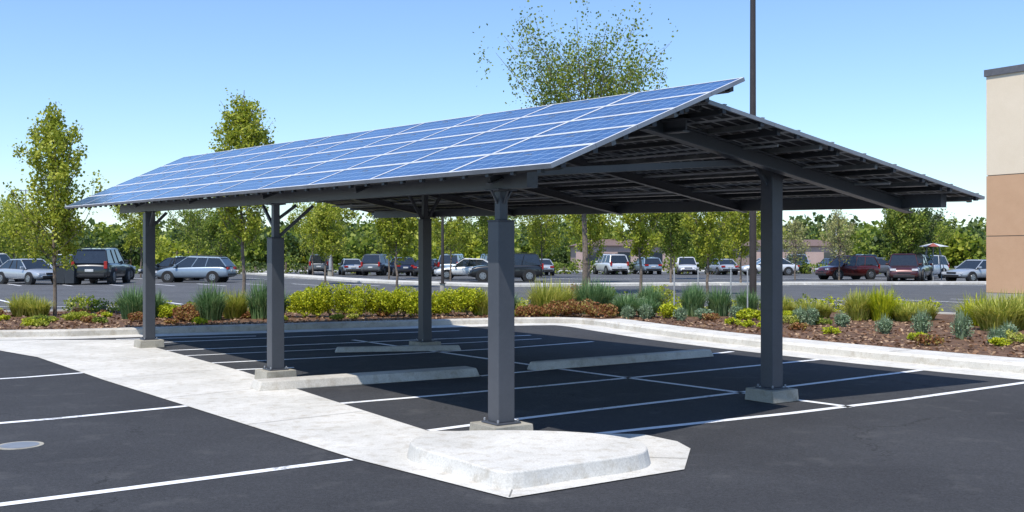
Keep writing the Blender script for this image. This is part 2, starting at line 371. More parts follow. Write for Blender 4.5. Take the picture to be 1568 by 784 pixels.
# ------------------------------------------------------------------ carport
cp=empty('solar_carport',tuple(O)); 
def cpobj(mb,name,**k):
    o=mb.obj(name,**k); o.parent=cp; o.matrix_parent_inverse=Matrix.Translation(-O); return o
def bil(A,B,C,D,s,t): return A*(1-s)*(1-t)+B*s*(1-t)+C*(1-s)*t+D*s*t
A_=Vector((.303,8.07,2.43));B_=Vector((-9.49,21.7,2.74));C_=Vector((2.22,9.78,3.41));D_=Vector((-7.25,22.68,3.90))
F_=Vector((1.906,9.93,3.22));E_=Vector((5.80,12.55,2.43));G_=Vector((-6.97,22.6,3.55));H_=Vector((-3.29,25.2,2.76))
def wing(name,A,B,C,D,ns,nt_,flip=False):
    g=MB(); fm=MB()
    ls=(B-A).length; lt=(C-A).length
    gap=.004; fw=.027; th=.04
    nrm=(B-A).cross(C-A).normalized()
    if nrm.z<0: nrm=-nrm
    for i in range(ns):
        for j in range(nt_):
            s0=i/ns+gap/2/ls; s1=(i+1)/ns-gap/2/ls; t0=j/nt_+gap/2/lt; t1=(j+1)/nt_-gap/2/lt
            q=[bil(A,B,C,D,s,t) for s,t in ((s0,t0),(s1,t0),(s1,t1),(s0,t1))]
            fs=fw/ls; ft=fw/lt
            r=[bil(A,B,C,D,s,t) for s,t in ((s0+fs,t0+ft),(s1-fs,t0+ft),(s1-fs,t1-ft),(s0+fs,t1-ft))]
            up=nrm*.003
            for k in range(4):
                l=(k+1)%4
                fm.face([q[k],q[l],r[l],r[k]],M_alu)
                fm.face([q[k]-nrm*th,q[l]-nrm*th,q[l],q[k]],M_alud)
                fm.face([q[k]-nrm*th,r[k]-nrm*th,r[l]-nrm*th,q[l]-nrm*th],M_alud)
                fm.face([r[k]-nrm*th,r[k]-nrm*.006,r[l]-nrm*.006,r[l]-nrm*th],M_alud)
            oi,oj=i*1.0,j*1.0
            g.face([x-up for x in r],M_cell,[(oi,oj),(oi+1,oj),(oi+1,oj+1),(oi,oj+1)])
            g.face([x-nrm*.014 for x in reversed(r)],M_back,[(oi,oj+1),(oi+1,oj+1),(oi+1,oj),(oi,oj)])
    cpobj(g,name+'_cells'); cpobj(fm,name+'_frames')
    return nrm
nA=wing('panel_array_front',A_,B_,C_,D_,11,5)
nB=wing('panel_array_rear',F_,G_,E_,H_,10,5)
st=MB(); sd=MB()
# purlins
for k,t in enumerate((.06,.3,.36,.62,.68,.93)):
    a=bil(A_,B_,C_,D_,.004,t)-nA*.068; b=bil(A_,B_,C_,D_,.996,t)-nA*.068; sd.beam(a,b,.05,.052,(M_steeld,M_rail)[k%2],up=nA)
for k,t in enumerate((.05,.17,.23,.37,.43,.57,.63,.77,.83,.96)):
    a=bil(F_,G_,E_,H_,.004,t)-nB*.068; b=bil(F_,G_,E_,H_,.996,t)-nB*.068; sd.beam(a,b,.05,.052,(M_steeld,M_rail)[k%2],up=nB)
# clamps and little brackets showing along the edges
for i in range(45):
    s=(i+.5)/45
    for (A,B,C,D,n,t) in ((A_,B_,C_,D_,nA,.012),(F_,G_,E_,H_,nB,.99),(F_,G_,E_,H_,nB,.01)):
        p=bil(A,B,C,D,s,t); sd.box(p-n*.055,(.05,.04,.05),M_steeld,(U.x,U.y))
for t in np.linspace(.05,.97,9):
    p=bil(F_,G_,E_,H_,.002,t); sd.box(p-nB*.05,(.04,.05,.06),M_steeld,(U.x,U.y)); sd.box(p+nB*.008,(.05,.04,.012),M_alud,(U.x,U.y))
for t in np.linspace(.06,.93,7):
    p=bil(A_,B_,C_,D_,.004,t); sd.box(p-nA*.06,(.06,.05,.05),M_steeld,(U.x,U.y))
# junction boxes and conduits under the arrays
for (A,B,C,D,n,ns,nt_) in ((A_,B_,C_,D_,nA,11,5),(F_,G_,E_,H_,nB,10,5)):
    for i in range(ns):
        for j in range(nt_):
            p=bil(A,B,C,D,(i+.5)/ns,(j+.8)/nt_)-n*.026; sd.box(p,(.12,.1,.02),M_alud,(U.x,U.y))
for t,dz in ((.29,.12),(.7,.12),(.5,.115)):
    a=bil(F_,G_,E_,H_,.02,t)-nB*dz; b=bil(F_,G_,E_,H_,.98,t)-nB*dz; sd.cyl(a,b,.016,.016,M_alud,6)
# girders
def gz(u,z): return z+TI*u
st.beam(W(-.49,0,gz(-.49,2.39)),W(13.4,0,gz(13.4,2.39)),.12,.15,M_steel)
st.beam(W(-.62,6.12,gz(-.62,2.385)),W(14.3,6.12,gz(14.3,2.44)),.12,.16,M_steel)
# hangers between girder and panels
for i in range(26):
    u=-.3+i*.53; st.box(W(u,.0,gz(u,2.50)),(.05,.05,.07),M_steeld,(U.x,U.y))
# rafters (front wing + rear wing) at each frame and between
for u in (0.0,2.7,5.45,8.5,11.5):
    w=.12 if u in (0,5.45,11.5) else .08
    s=(u+1.3)/17.
    a=bil(A_,B_,C_,D_,s,.1)-nA*.155; b=bil(A_,B_,C_,D_,s,.97)-nA*.155
    st.ibeam(a,b,w*.8,.12,M_steel)
    s=(u+.8)/15.5
    hgt=.16 if u==0 else .12
    a=bil(F_,G_,E_,H_,s,-.02)-nB*(.097+hgt/2); b=bil(F_,G_,E_,H_,s,.935)-nB*(.097+hgt/2)
    st.ibeam(a,b,w,hgt,M_steel)
# ridge beam + tie
a=bil(F_,G_,E_,H_,.03,.04)-nB*.17; b=bil(F_,G_,E_,H_,.97,.04)-nB*.17; st.ibeam(a,b,.1,.14,M_steel)
for u in (0.12,5.55,11.6):
    st.beam(W(u,.05,gz(u,2.47)),W(u,3.95,gz(u,2.80)),.06,.07,M_steel)
cpobj(st,'girders',bevel=0); cpobj(sd,'purlins')
def post(name,u,v,top,sleeve,braces):
    mb=MB()
    w=.18
    p=W(u,v)
    mb.box(p+Vector((0,0,.012+.07)),(.44,.44,.14),M_foot,(U.x,U.y),.96)
    mb.box(p+Vector((0,0,.16)),(.27,.27,.016),M_steel,(U.x,U.y))
    for a,b in ((1,1),(1,-1),(-1,1),(-1,-1)):
        q=p+U*a*.11+Vv*b*.11; mb.cyl(q+Vector((0,0,.168)),q+Vector((0,0,.2)),.013,.013,M_alud,6)
    mb.box(p+Vector((0,0,.168+(sleeve-.168)/2)),(w,w,sleeve-.168),M_steel,(U.x,U.y))
    if sleeve<top-.05:
        mb.box(p+Vector((0,0,sleeve+.006)),(w+.014,w+.014,.014),M_steel,(U.x,U.y))
        mb.box(p+Vector((0,0,sleeve+.013+(top-sleeve-.02)/2)),(.09,.09,top-sleeve-.02),M_steel,(U.x,U.y))
    mb.box(p+Vector((0,0,top-.004)),(.22,.22,.016),M_steel,(U.x,U.y))
    for d,h,o,t in braces:
        dd={'u':U,'-u':-U,'v':Vv,'-v':-Vv}[d]
        mb.beam(p+dd*.04+Vector((0,0,top-h)),p+dd*o+Vector((0,0,top-.01)),t,t,M_steel)
    o=mb.obj(name,bevel=.006); o.parent=cp; o.matrix_parent_inverse=Matrix.Translation(-O)
post('post_1',0,0,2.315,2.02,[('v',.13,.11,.022),('-v',.13,.11,.022),('u',.13,.11,.022),('-u',.13,.11,.022)])
post('post_2',5.45,0,2.41,1.94,[('u',.34,.45,.04),('v',.45,.55,.04),('v',.2,.3,.04)])
post('post_3',11.55,0,2.52,2.5,[('v',.30,.32,.05),('-u',.3,.3,.05)])
post('post_4',.24,4.0,2.74,2.73,[('v',.26,.26,.05),('-v',.26,.26,.05)])
post('post_5',8.3,4.0,2.84,2.36,[('v',.5,.35,.05),('-v',.5,.35,.05)])
# ------------------------------------------------------------------ vegetation
def limb(mb,pts,r0,r1,mat,n=7):
    k=len(pts)
    for i in range(k-1):
        a=r0+(r1-r0)*i/(k-1); b=r0+(r1-r0)*(i+1)/(k-1); mb.cyl(pts[i],pts[i+1],a,b,mat,n,False)
def tree(name,x,y,h,cb,rad,leaf,nl=6000,ls=.1,shape='cone',tr=.06,nb=46,z0=0.0,gap=.6,up=1.0,vs=1.35):
    mb=MB(); rnd=random
    tp=[Vector((0,0,0))]
    for i in range(1,9): tp.append(Vector((rnd.gauss(0,.012*h)*.6,rnd.gauss(0,.012*h)*.6,h*.97*i/8)))
    limb(mb,tp,tr,tr*.15,M_bark,8)
    def trunk(z):
        t=max(0,min(7.999,z/(h*.97)*8)); i=int(t); return tp[i].lerp(tp[i+1],t-i)
    cent=[];wts=[]
    for i in range(nb):
        t=(i+rnd.random())/nb
        if shape=='cone': R=rad*((1-t)**.75*.9+.16)*min(1,.6+t*4)
        elif shape=='round': R=rad*math.sqrt(max(.05,1-(2*t-.85)**2/1.4))
        elif shape=='vase': R=rad*(.35+.75*math.sin(min(1,t*1.25)*math.pi*.62))*(1 if t<.8 else 1-(t-.8)*2.2)
        else: R=rad*(1-abs(2*t-.75)**2.2*.5)
        z=cb+(h-cb)*t*.86; s=trunk(z); az=i*2.399+rnd.random()*.7; R*=rnd.uniform(.45,1.2)
        rise=R*rnd.uniform(.7,1.5)*up
        e=s+Vector((math.cos(az)*R,math.sin(az)*R,rise))
        lim=h*rnd.uniform(.88,1.03)
        if e.z>lim: e.z=lim
        m=s.lerp(e,.5)+Vector((math.cos(az)*R*.08,math.sin(az)*R*.08,-rise*.12))
        limb(mb,[s,m,e],tr*.28*(1-t*.6),.006,M_bark,5)
        nc=max(4,int(9*R/rad)+2)
        for c in range(nc):
            q=rnd.uniform(.22,1.0); pt=(s.lerp(m,q*2) if q<.5 else m.lerp(e,(q-.5)*2)) 
            j=.085*rad; pt=pt+Vector((rnd.gauss(0,j),rnd.gauss(0,j),rnd.gauss(0,j)))
            cent.append(tuple(pt)); wts.append(rnd.random()**1.8+.08)
            if rnd.random()<.5: limb(mb,[s.lerp(e,q*.8),pt],.008,.003,M_bark,3)
    cent=np.array(cent); w=np.array(wts); w/=w.sum()
    idx=RNG.choice(len(cent),nl,p=w)
    sg=rad*.068*gap/.6
    C=cent[idx]+RNG.normal(size=(nl,3))*sg*np.array([1,1,vs])
    v,f=quads(C,ls,0,.75); mb.leaves(v,f,leaf)
    o=mb.obj(name); o.location=(x,y,z0); return o
tree('young_pear_tree',-12.05,27,5.85,1.25,1.25,L_yel,10500,.085,'cone',.055,58,.1)
tree('young_pear_tree',-9.45,36,7.75,1.9,1.3,L_yel,15000,.10,'oval',.07,68,.0)
tree('ash_tree',3.2,45,11.2,3.4,3.3,L_mid,19000,.115,'vase',.14,95,0,.5,1.2,2.6)
for (x,D,h,cb,r,m,n) in ((-29,80,6.2,1.6,2.0,L_yel,6500),(-27,88,6.0,1.6,2.2,L_mid,5000),(-14,80,6.6,1.7,1.7,L_yel,6500),(-17.5,90,6.5,1.7,2.0,L_yel,6000),
    (-6.2,55,5.2,1.5,1.35,L_yel,7500),(-4.2,70,6.2,1.6,1.9,L_yel,7000),(-1.5,76,6.2,1.5,2.2,L_mid,7000),(2.3,80,6.5,1.6,2.3,L_yel,7000),(-8.9,74,5.6,1.6,1.6,L_mid,6000),
    (5.25,42,4.7,1.5,1.15,L_yel,7500),(9.3,60,5.4,1.5,1.6,L_mid,7500),(8.6,45,4.6,1.2,1.1,L_yel,7000),(13.4,60,5.2,1.5,1.7,L_yel,7000),(5.0,66,5.5,1.5,1.8,L_yel,7000),
    (11.9,75,6,1.6,2.0,L_mid,6500),(-33,70,5.2,1.2,1.9,L_yel,6500),(-38,78,6.2,1.2,2.4,L_yel,6500),(-20.5,72,5.0,1.4,1.5,L_mid,6000),(-11.3,62,4.9,1.4,1.3,L_yel,6500)):
    tree('young_tree',x,D,h,cb,r,m,n,.14 if D>50 else .10,'round' if r>1.5 else 'oval',.07,36)
tree('shade_tree',26.6,70,5.3,1.0,1.6,L_mid,10000,.15,'oval',.1,44)
tree('shade_tree',29.8,76,5.2,.8,2.0,L_dark,9000,.15,'round',.1,40)
tree('bare_young_tree',23.0,72,5.1,1.2,1.6,L_pale,2600,.12,'cone',.07,60)
tree('bare_young_tree',19.9,72,4.4,1.2,1.3,L_pale,1600,.12,'cone',.06,54)
tree('shade_tree',33.5,84,4.6,.8,2.4,L_mid,9000,.15,'round',.1,36)
# distant mass
def mass(name,xs,leafs,per=420,ls=.55):
    mb=MB(); groups={}
    for (x,y,w,h,lm) in xs:
        d=RNG.normal(size=(per,3)); d/=np.linalg.norm(d,axis=1)[:,None]; rr=(.55+.45*RNG.random(per))[:,None]
        lump=1+.18*np.sin(d[:,0:1]*7+x)+.15*np.sin(d[:,2:3]*9+y)
        P=d*rr*lump*np.array([w,w*.7,h*.55])+np.array([x,y,h*.5]); P[:,2]=np.abs(P[:,2])
        groups.setdefault(lm,[]).append(P)
        mb.cyl((x,y,0),(x,y,h*.6),.15,.1,M_bark,5,False)
    for lm,ps in groups.items():
        P=np.vstack(ps); v,f=quads(P,ls,0,.8); mb.leaves(v,f,leafs[lm])
    return mb.obj(name)
xs=[]
for i in range(170):
    y=random.uniform(135,190); x=random.uniform(-.62,.62)*y
    h=random.uniform(3.2,6.9)*(y/150); xs.append((x,y,random.uniform(2.5,5.5),h,random.choice([0,0,1,1,2])))
mass('distant_tree_line',xs,[L_dark,L_mid,L_yel],700,.65)
xs=[]
for i in range(120):
    y=random.uniform(230,330); x=random.uniform(-.66,.66)*y
    xs.append((x,y,random.uniform(7,13),random.uniform(7,12.0)*(y/280),random.choice([0,0,0,1])))
mass('distant_tree_line',xs,[L_dark,L_mid],500,1.4)
# hedge row between lots
xs=[]
for i in range(70):
    x=-68+i*2.0+random.random(); y=97+random.uniform(-2,2); 
    xs.append((x,y,1.5,random.uniform(.8,1.9),random.choice([0,1,1,2])))
mass('hedge_row',xs,[L_dark,L_mid,L_yel],300,.22)
# shrubs
def shrub(name,x,y,r,h,leaf,n=2600,ls=.055,z=.11,sx=1):
    mb=MB()
    for _ in range(9):
        a=random.random()*6.28; limb(mb,[Vector((0,0,0)),Vector((math.cos(a)*r*.6*sx,math.sin(a)*r*.6,h*.75))],.012,.004,M_bark,4)
    nc=26; cs=[]
    for i in range(nc):
        a=random.random()*6.28; q=random.random()**.5*.8; cs.append((math.cos(a)*r*q*sx,math.sin(a)*r*q,h*(.35+.45*random.random())*(1-.3*q)))
    cs=np.array(cs); idx=RNG.integers(0,nc,n); d=RNG.normal(size=(n,3)); d/=np.linalg.norm(d,axis=1)[:,None]
    P=cs[idx]+d*(.75+.35*RNG.random((n,1)))*np.array([r*.3,r*.3,h*.26]); P[:,2]=np.abs(P[:,2])
    v,f=quads(P,ls,0,.7); mb.leaves(v,f,leaf); o=mb.obj(name); o.location=(x,y,z); return o
def grass(name,x,y,r,h,leaf,n=420,w=.012,z=.11,droop=.45):
    n=int(n*1.5)
    az=RNG.random(n)*6.283; q=RNG.random(n)**.8; lean=q*(r/h)*1.35; hh=h*(.45+.6*RNG.random(n))*(1-.3*q)
    bd=(RNG.random(n)**.5*r*.5); ba=az+RNG.normal(size=n)*.6
    b=np.column_stack([np.cos(ba)*bd,np.sin(ba)*bd,np.zeros(n)])
    dr=np.column_stack([np.cos(az),np.sin(az),np.zeros(n)]); pr=np.column_stack([-np.sin(az),np.cos(az),np.zeros(n)])*w
    z1=np.zeros((n,3)); z1[:,2]=1
    m=b+dr*(hh*lean*.35)[:,None]+z1*(hh*.6)[:,None]; t=b+dr*(hh*lean*.95)[:,None]+z1*(hh*(1-droop*lean*.6))[:,None]
    V=np.stack([b-pr,b+pr,m+pr*.8,m-pr*.8,t+pr*.12,t-pr*.12],1).reshape(-1,3); k=np.arange(n)[:,None]*6
    F=np.vstack([k+np.array([[0,1,2,3]]),k+np.array([[3,2,4,5]])]); mb=MB(); mb.leaves(V,F,leaf); o=mb.obj(name); o.location=(x,y,z); return o
for x,y,r,h,m in ((-9.6,26,.55,.95,L_blue),(-9.3,26.4,.45,.8,L_blue),(-7.46,25.3,.5,1.0,L_blue),(-7.1,26.2,.5,.85,L_ygrass),(-6.35,26,.5,1.1,L_blue),(-6.1,26.5,.4,.9,L_blue),
    (-12.9,27,.5,.7,L_ygrass),(-12.3,26.6,.4,.6,L_ygrass),(-.8,27.6,.5,.8,L_ygrass),(-.2,28,.5,.75,L_blue),(.9,27.2,.6,1.1,L_ygrass),(1.3,27.8,.5,1.0,L_ygrass),(2.1,28.2,.55,1.1,L_blue),(2.5,28.6,.5,1.0,L_blue),
    (3.0,27,.45,.7,L_blue),(3.5,26.6,.4,.6,L_blue),(3.9,29,.5,.9,L_blue),(4.75,27,.4,.95,L_blue),(5.5,27.2,.45,.9,L_blue),(6.2,27,.4,.8,L_blue),(5.1,28.5,.4,.9,L_blue),
    (7.5,26,.45,.6,L_ygrass),(7.9,26.2,.4,.5,L_ygrass),(7.0,26.6,.45,.65,L_ygrass)):
    grass('ornamental_grass',x,y,r,h,m,560)
for x,y in ((8.6,25.4),(9.1,25.2),(9.6,24.9),(9.1,26),(10.7,23.5),(11.3,23.0),(11.9,22.2),(11.2,24.2),(12.6,21.6),(10.2,25.6),(12.2,20.6),(11.2,20.9),(9.7,25.5),(11.8,23.4),(12.6,22.6),(10.4,21.9),(10.9,22.2)):
    grass('ornamental_grass',x,y,random.uniform(.45,.7),random.uniform(.5,.95),random.choice([L_ygrass,L_ygrass,L_hedge]),560)
for i,x in enumerate((-5.35,-4.75,-3.95,-3.4,-2.85,-2.3,-1.75,-1.2)):
    shrub('euonymus_shrub',x,26.6+i*.1,random.uniform(.46,.58),random.uniform(.75,1.02),L_hedge,4500,.05)
for x,y,r,h,m in ((-8.75,26.2,.28,.4,L_hedge),(-13.5,26,.4,.4,L_hedge),(4.35,30,.5,.8,L_yel),(4.0,26.2,.35,.45,L_hedge),(4.8,25.6,.25,.3,L_sage),(1.2,26.6,.5,.45,L_red),(1.8,26.9,.5,.5,L_red),(2.35,26.5,.45,.38,L_red),(.5,26.8,.4,.35,L_red),(-7.9,24.9,.3,.28,L_red),(2.0,29.6,.6,.9,L_red),(2.7,29.8,.5,.8,L_mid),
    (6.7,24.6,.4,.3,L_hedge),(-9.0,24.9,.3,.25,L_red),(-8.2,26,.4,.4,L_red),(-10.6,25.2,.45,.22,L_yel),(-11.3,24.6,.4,.15,L_yel),(3.2,28.2,.5,.6,L_sage),(5.9,25.4,.3,.3,L_hedge)):
    shrub('low_shrub',x,y,r,h,m,1800)
for x,y,r,h in ((6.9,23.6,.2,.5),(6.75,24,.2,.45),(7.4,23,.2,.4),(7.65,21,.2,.42),(8.2,20.5,.22,.6),(8.6,19.6,.22,.62),(8.7,18.4,.18,.36),(3.4,25.9,.22,.45),(4.15,25.2,.2,.4),(9.3,19.2,.2,.4),(5.6,25.6,.2,.45),(2.95,26.0,.2,.4),(10.0,18.2,.25,.5)):
    grass('sage_plant',x,y,r*.9,h*1.05,L_sage,150,.008); shrub('sage_shrub',x,y,r,h*.85,L_sage,600,.04)
pts=[(6.5,20.8),(7.6,19.2),(9.9,17.3),(5.6,22.6),(5.1,23.6),(-10.6,23),(-7.3,23.9),(-5.6,24.9),(-4.3,25.3),(-12,22.9),(6.1,24.6),(0,27)]
for x,y in pts: shrub('groundcover_plant',x,y,.2,.17,random.choice([L_hedge,L_yel]),420,.05)
P=sample_bed(260,1.8,6.5); P=P[(P[:,0]>-14)&(P[:,0]<13)&(P[:,1]>17)]; P=P[offkerb(P,2.2)][:48]
for q in P:
    r=random.uniform(.14,.3); shrub('groundcover_plant',q[0],q[1],r,r*random.uniform(.7,1.1),random.choice([L_hedge,L_yel,L_mid,L_red,L_red,L_ygrass]),480,.05)
xs=[]
for i in range(60):
    xs.append((-13+i*.42+random.random()*.3,29.5+random.uniform(-1,1),.4,random.uniform(.25,.6),random.choice([0,1,2])))
mass('groundcover_row',xs,[L_mid,L_ygrass,L_hedge],300,.07)
# ------------------------------------------------------------------ poles
def lamp(name,x,y,h,r,mat,arm=1.0,base=.3):
    mb=MB(); mb.cyl((0,0,0),(0,0,.5),base,base*.95,M_foot,16); mb.cyl((0,0,.5),(0,0,.53),r*2.2,r*2.2,mat,12)
    mb.cyl((0,0,.52),(0,0,h),r,r*.7,mat,12); mb.beam((-arm,0,h-.1),(arm,0,h-.1),.07,.07,mat)
    for s in (-1,1): mb.box((s*arm,0,h-.08),(.7,.34,.12),mat); mb.box((s*arm,0,h-.148),(.5,.26,.01),M_alu)
    o=mb.obj(name); o.location=(x,y,0); return o
lamp('street_lamp',6.54,27.8,10.6,.098,M_polem,.9,.16)
lamp('street_lamp',-3.05,45,4.5,.075,M_polem,.2,.12)
lamp('street_lamp',-15.6,88,5.0,.14,M_poleg,.3,.25)
lamp('street_lamp',-47.5,100,8.2,.1,M_poleg,.8,.25)
lamp('street_lamp',-49,103,6.4,.09,M_poleg,.8,.25)
lamp('street_lamp',38,120,8,.1,M_poleg,.8,.25)
for x,y in ((4.15,26.2),(4.98,27.4),(5.9,27.6),(6.05,26.3)):
    mb=MB(); mb.cyl((0,0,0),(0,0,1.25),.02,.018,M_poleg,8); mb.cyl((0,0,1.25),(0,0,1.3),.028,.02,M_poleg,8); o=mb.obj('tree_stake'); o.location=(x,y,.1)
# far walks
mb=MB(); slab(mb,[(-27,102),(-9,66),(-.9,57),(15,61),(40,63)],-1.1,1.1,0,.14,M_conc); mb.obj('distant_pavement')
mb=MB(); slab(mb,[(-90,110),(0,112),(90,110)],-2,2,0,.12,M_conc); mb.obj('distant_pavement')
# ------------------------------------------------------------------ building
cream=mottled('stucco_cream',(.77,.64,.47),(.82,.69,.52),.8,60,.9,.3,finemix=.15)
tan=mottled('stucco_tan',(.55,.33,.19),(.60,.37,.22),.8,60,.9,.3,finemix=.15)
cap=plain('metal_coping',(.12,.12,.13),.5)
glassd=plain('window_glass',(.03,.04,.05),.08,spec=.8)
be=empty('stucco_building',(17.6,38,0))
def bobj(mb,name):
    o=mb.obj(name); o.parent=be; return o
dx=-U; dy=Vv
def quadprism(mb,a0,a1,b0,b1,z0,z1,mat):
    c=[dx*a+dy*b for a,b in ((a0,b0),(a1,b0),(a1,b1),(a0,b1))]
    mb.hexa([p+Vector((0,0,z0)) for p in c]+[p+Vector((0,0,z1)) for p in c],mat)
mb=MB(); quadprism(mb,.04,24.96,.04,17.96,0,8.4,M_joint); bobj(mb,'core')
mb=MB()
for z0,z1,mt in ((.35,2.42,tan),(2.45,4.66,tan),(4.69,8.35,cream)):
    k=0
    while k<25: 
        a0=k; a1=min(25,k+4.97); quadprism(mb,a0,a1,0,18,z0,z1,mt); k+=5
bobj(mb,'wall_panels')
mb=MB(); quadprism(mb,-.01,25.01,-.01,18.01,0,.33,M_foot); bobj(mb,'plinth')
mb=MB(); quadprism(mb,-.06,25.06,-.06,18.06,8.35,8.6,cap); bobj(mb,'parapet')
mb=MB()
for k in (6.2,11.2,16.2,21.2): quadprism(mb,k,k+2.6,-.02,.05,1.0,3.4,glassd); quadprism(mb,k-.06,k+2.66,-.03,-.005,.94,1.0,cap); quadprism(mb,k-.06,k+2.66,-.03,-.005,3.4,3.46,cap)
bobj(mb,'windows')
# distant low buildings
pk=mottled('wall_pink',(.42,.30,.26),(.5,.36,.32),.3,8,.9,.1); rf=plain('roof_tile',(.17,.11,.09),.8)
def lowb(name,x,y,w,d,h,mat):
    e=empty(name,(x,y,0)); m=MB(); m.box((0,0,h/2),(w,d,h),mat); o=m.obj('walls'); o.parent=e
    m=MB(); c=[(-w/2-.4,-d/2-.4,h),(w/2+.4,-d/2-.4,h),(w/2+.4,d/2+.4,h),(-w/2-.4,d/2+.4,h)]; t=[(-w/2+2,-.5,h+.9),(w/2-2,-.5,h+.9),(w/2-2,.5,h+.9),(-w/2+2,.5,h+.9)]
    m.hexa(c+t,rf); o=m.obj('roof'); o.parent=e
    m=MB(); n=int(w/4)
    for i in range(n): m.box((-w/2+(i+.5)*w/n,-d/2-.02,h*.5),(1.6,.06,1.4),glassd)
    o=m.obj('windows'); o.parent=e
lowb('shop_building',14,134,12,12,3.0,pk); lowb('shop_building',37,138,12,12,3.0,pk)
# ------------------------------------------------------------------ cars
tyre=plain('tyre',(.02,.02,.02),.85); hub=plain('alloy_wheel',(.35,.36,.37),.35,metal=.8); redl=plain('tail_light',(.35,.015,.012),.25); wl=plain('head_light',(.6,.62,.65),.15); trim=plain('black_trim',(.02,.02,.022),.6); plate=plain('plate',(.6,.6,.58),.5)
carglass=plain('car_glass',(.02,.025,.03),.06,spec=.9)
PM={}
def cpaint(c):
    if c not in PM: PM[c]=plain('car_paint_%d'%len(PM),c,.32,metal=.3,coat=.8,var=.04)
    return PM[c]
KIND={
 'sedan':dict(L=4.7,W=1.82,H=1.46,belt=[(-2.35,.62,.80),(-2.25,.88,.93),(-1.7,.97,.97),(-.9,.95,1),(.6,.92,1),(1.3,.86,.97),(2.0,.76,.92),(2.28,.62,.82),(2.35,.5,.74)],cab=[(-1.85,.95),(-1.05,1.43),(.25,1.46),(1.05,.90)]),
 'wagon':dict(L=4.6,W=1.82,H=1.6,belt=[(-2.3,.7,.86),(-2.22,.98,.95),(-1.7,1.02,.98),(-.9,1.0,1),(.6,.97,1),(1.3,.92,.97),(1.95,.82,.92),(2.22,.66,.82),(2.3,.52,.74)],cab=[(-2.2,1.0),(-1.75,1.54),(.2,1.6),(1.1,.96)]),
 'suv':dict(L=4.9,W=1.95,H=1.88,belt=[(-2.45,.8,.9),(-2.38,1.12,.97),(-1.7,1.16,1),(-.9,1.15,1),(.7,1.13,1),(1.3,1.1,.98),(2.05,1.03,.95),(2.35,.85,.9),(2.45,.6,.84)],cab=[(-2.36,1.13),(-2.08,1.82),(.35,1.88),(1.1,1.12)]),
 'pickup':dict(L=5.4,W=1.95,H=1.85,belt=[(-2.7,.85,.92),(-2.65,1.1,.97),(-1.7,1.12,1),(-.9,1.12,1),(.9,1.12,1),(1.5,1.1,.98),(2.3,1.02,.95),(2.6,.85,.9),(2.7,.6,.84)],cab=[(-.95,1.11),(-.7,1.8),(.75,1.85),(1.4,1.1)]),
}
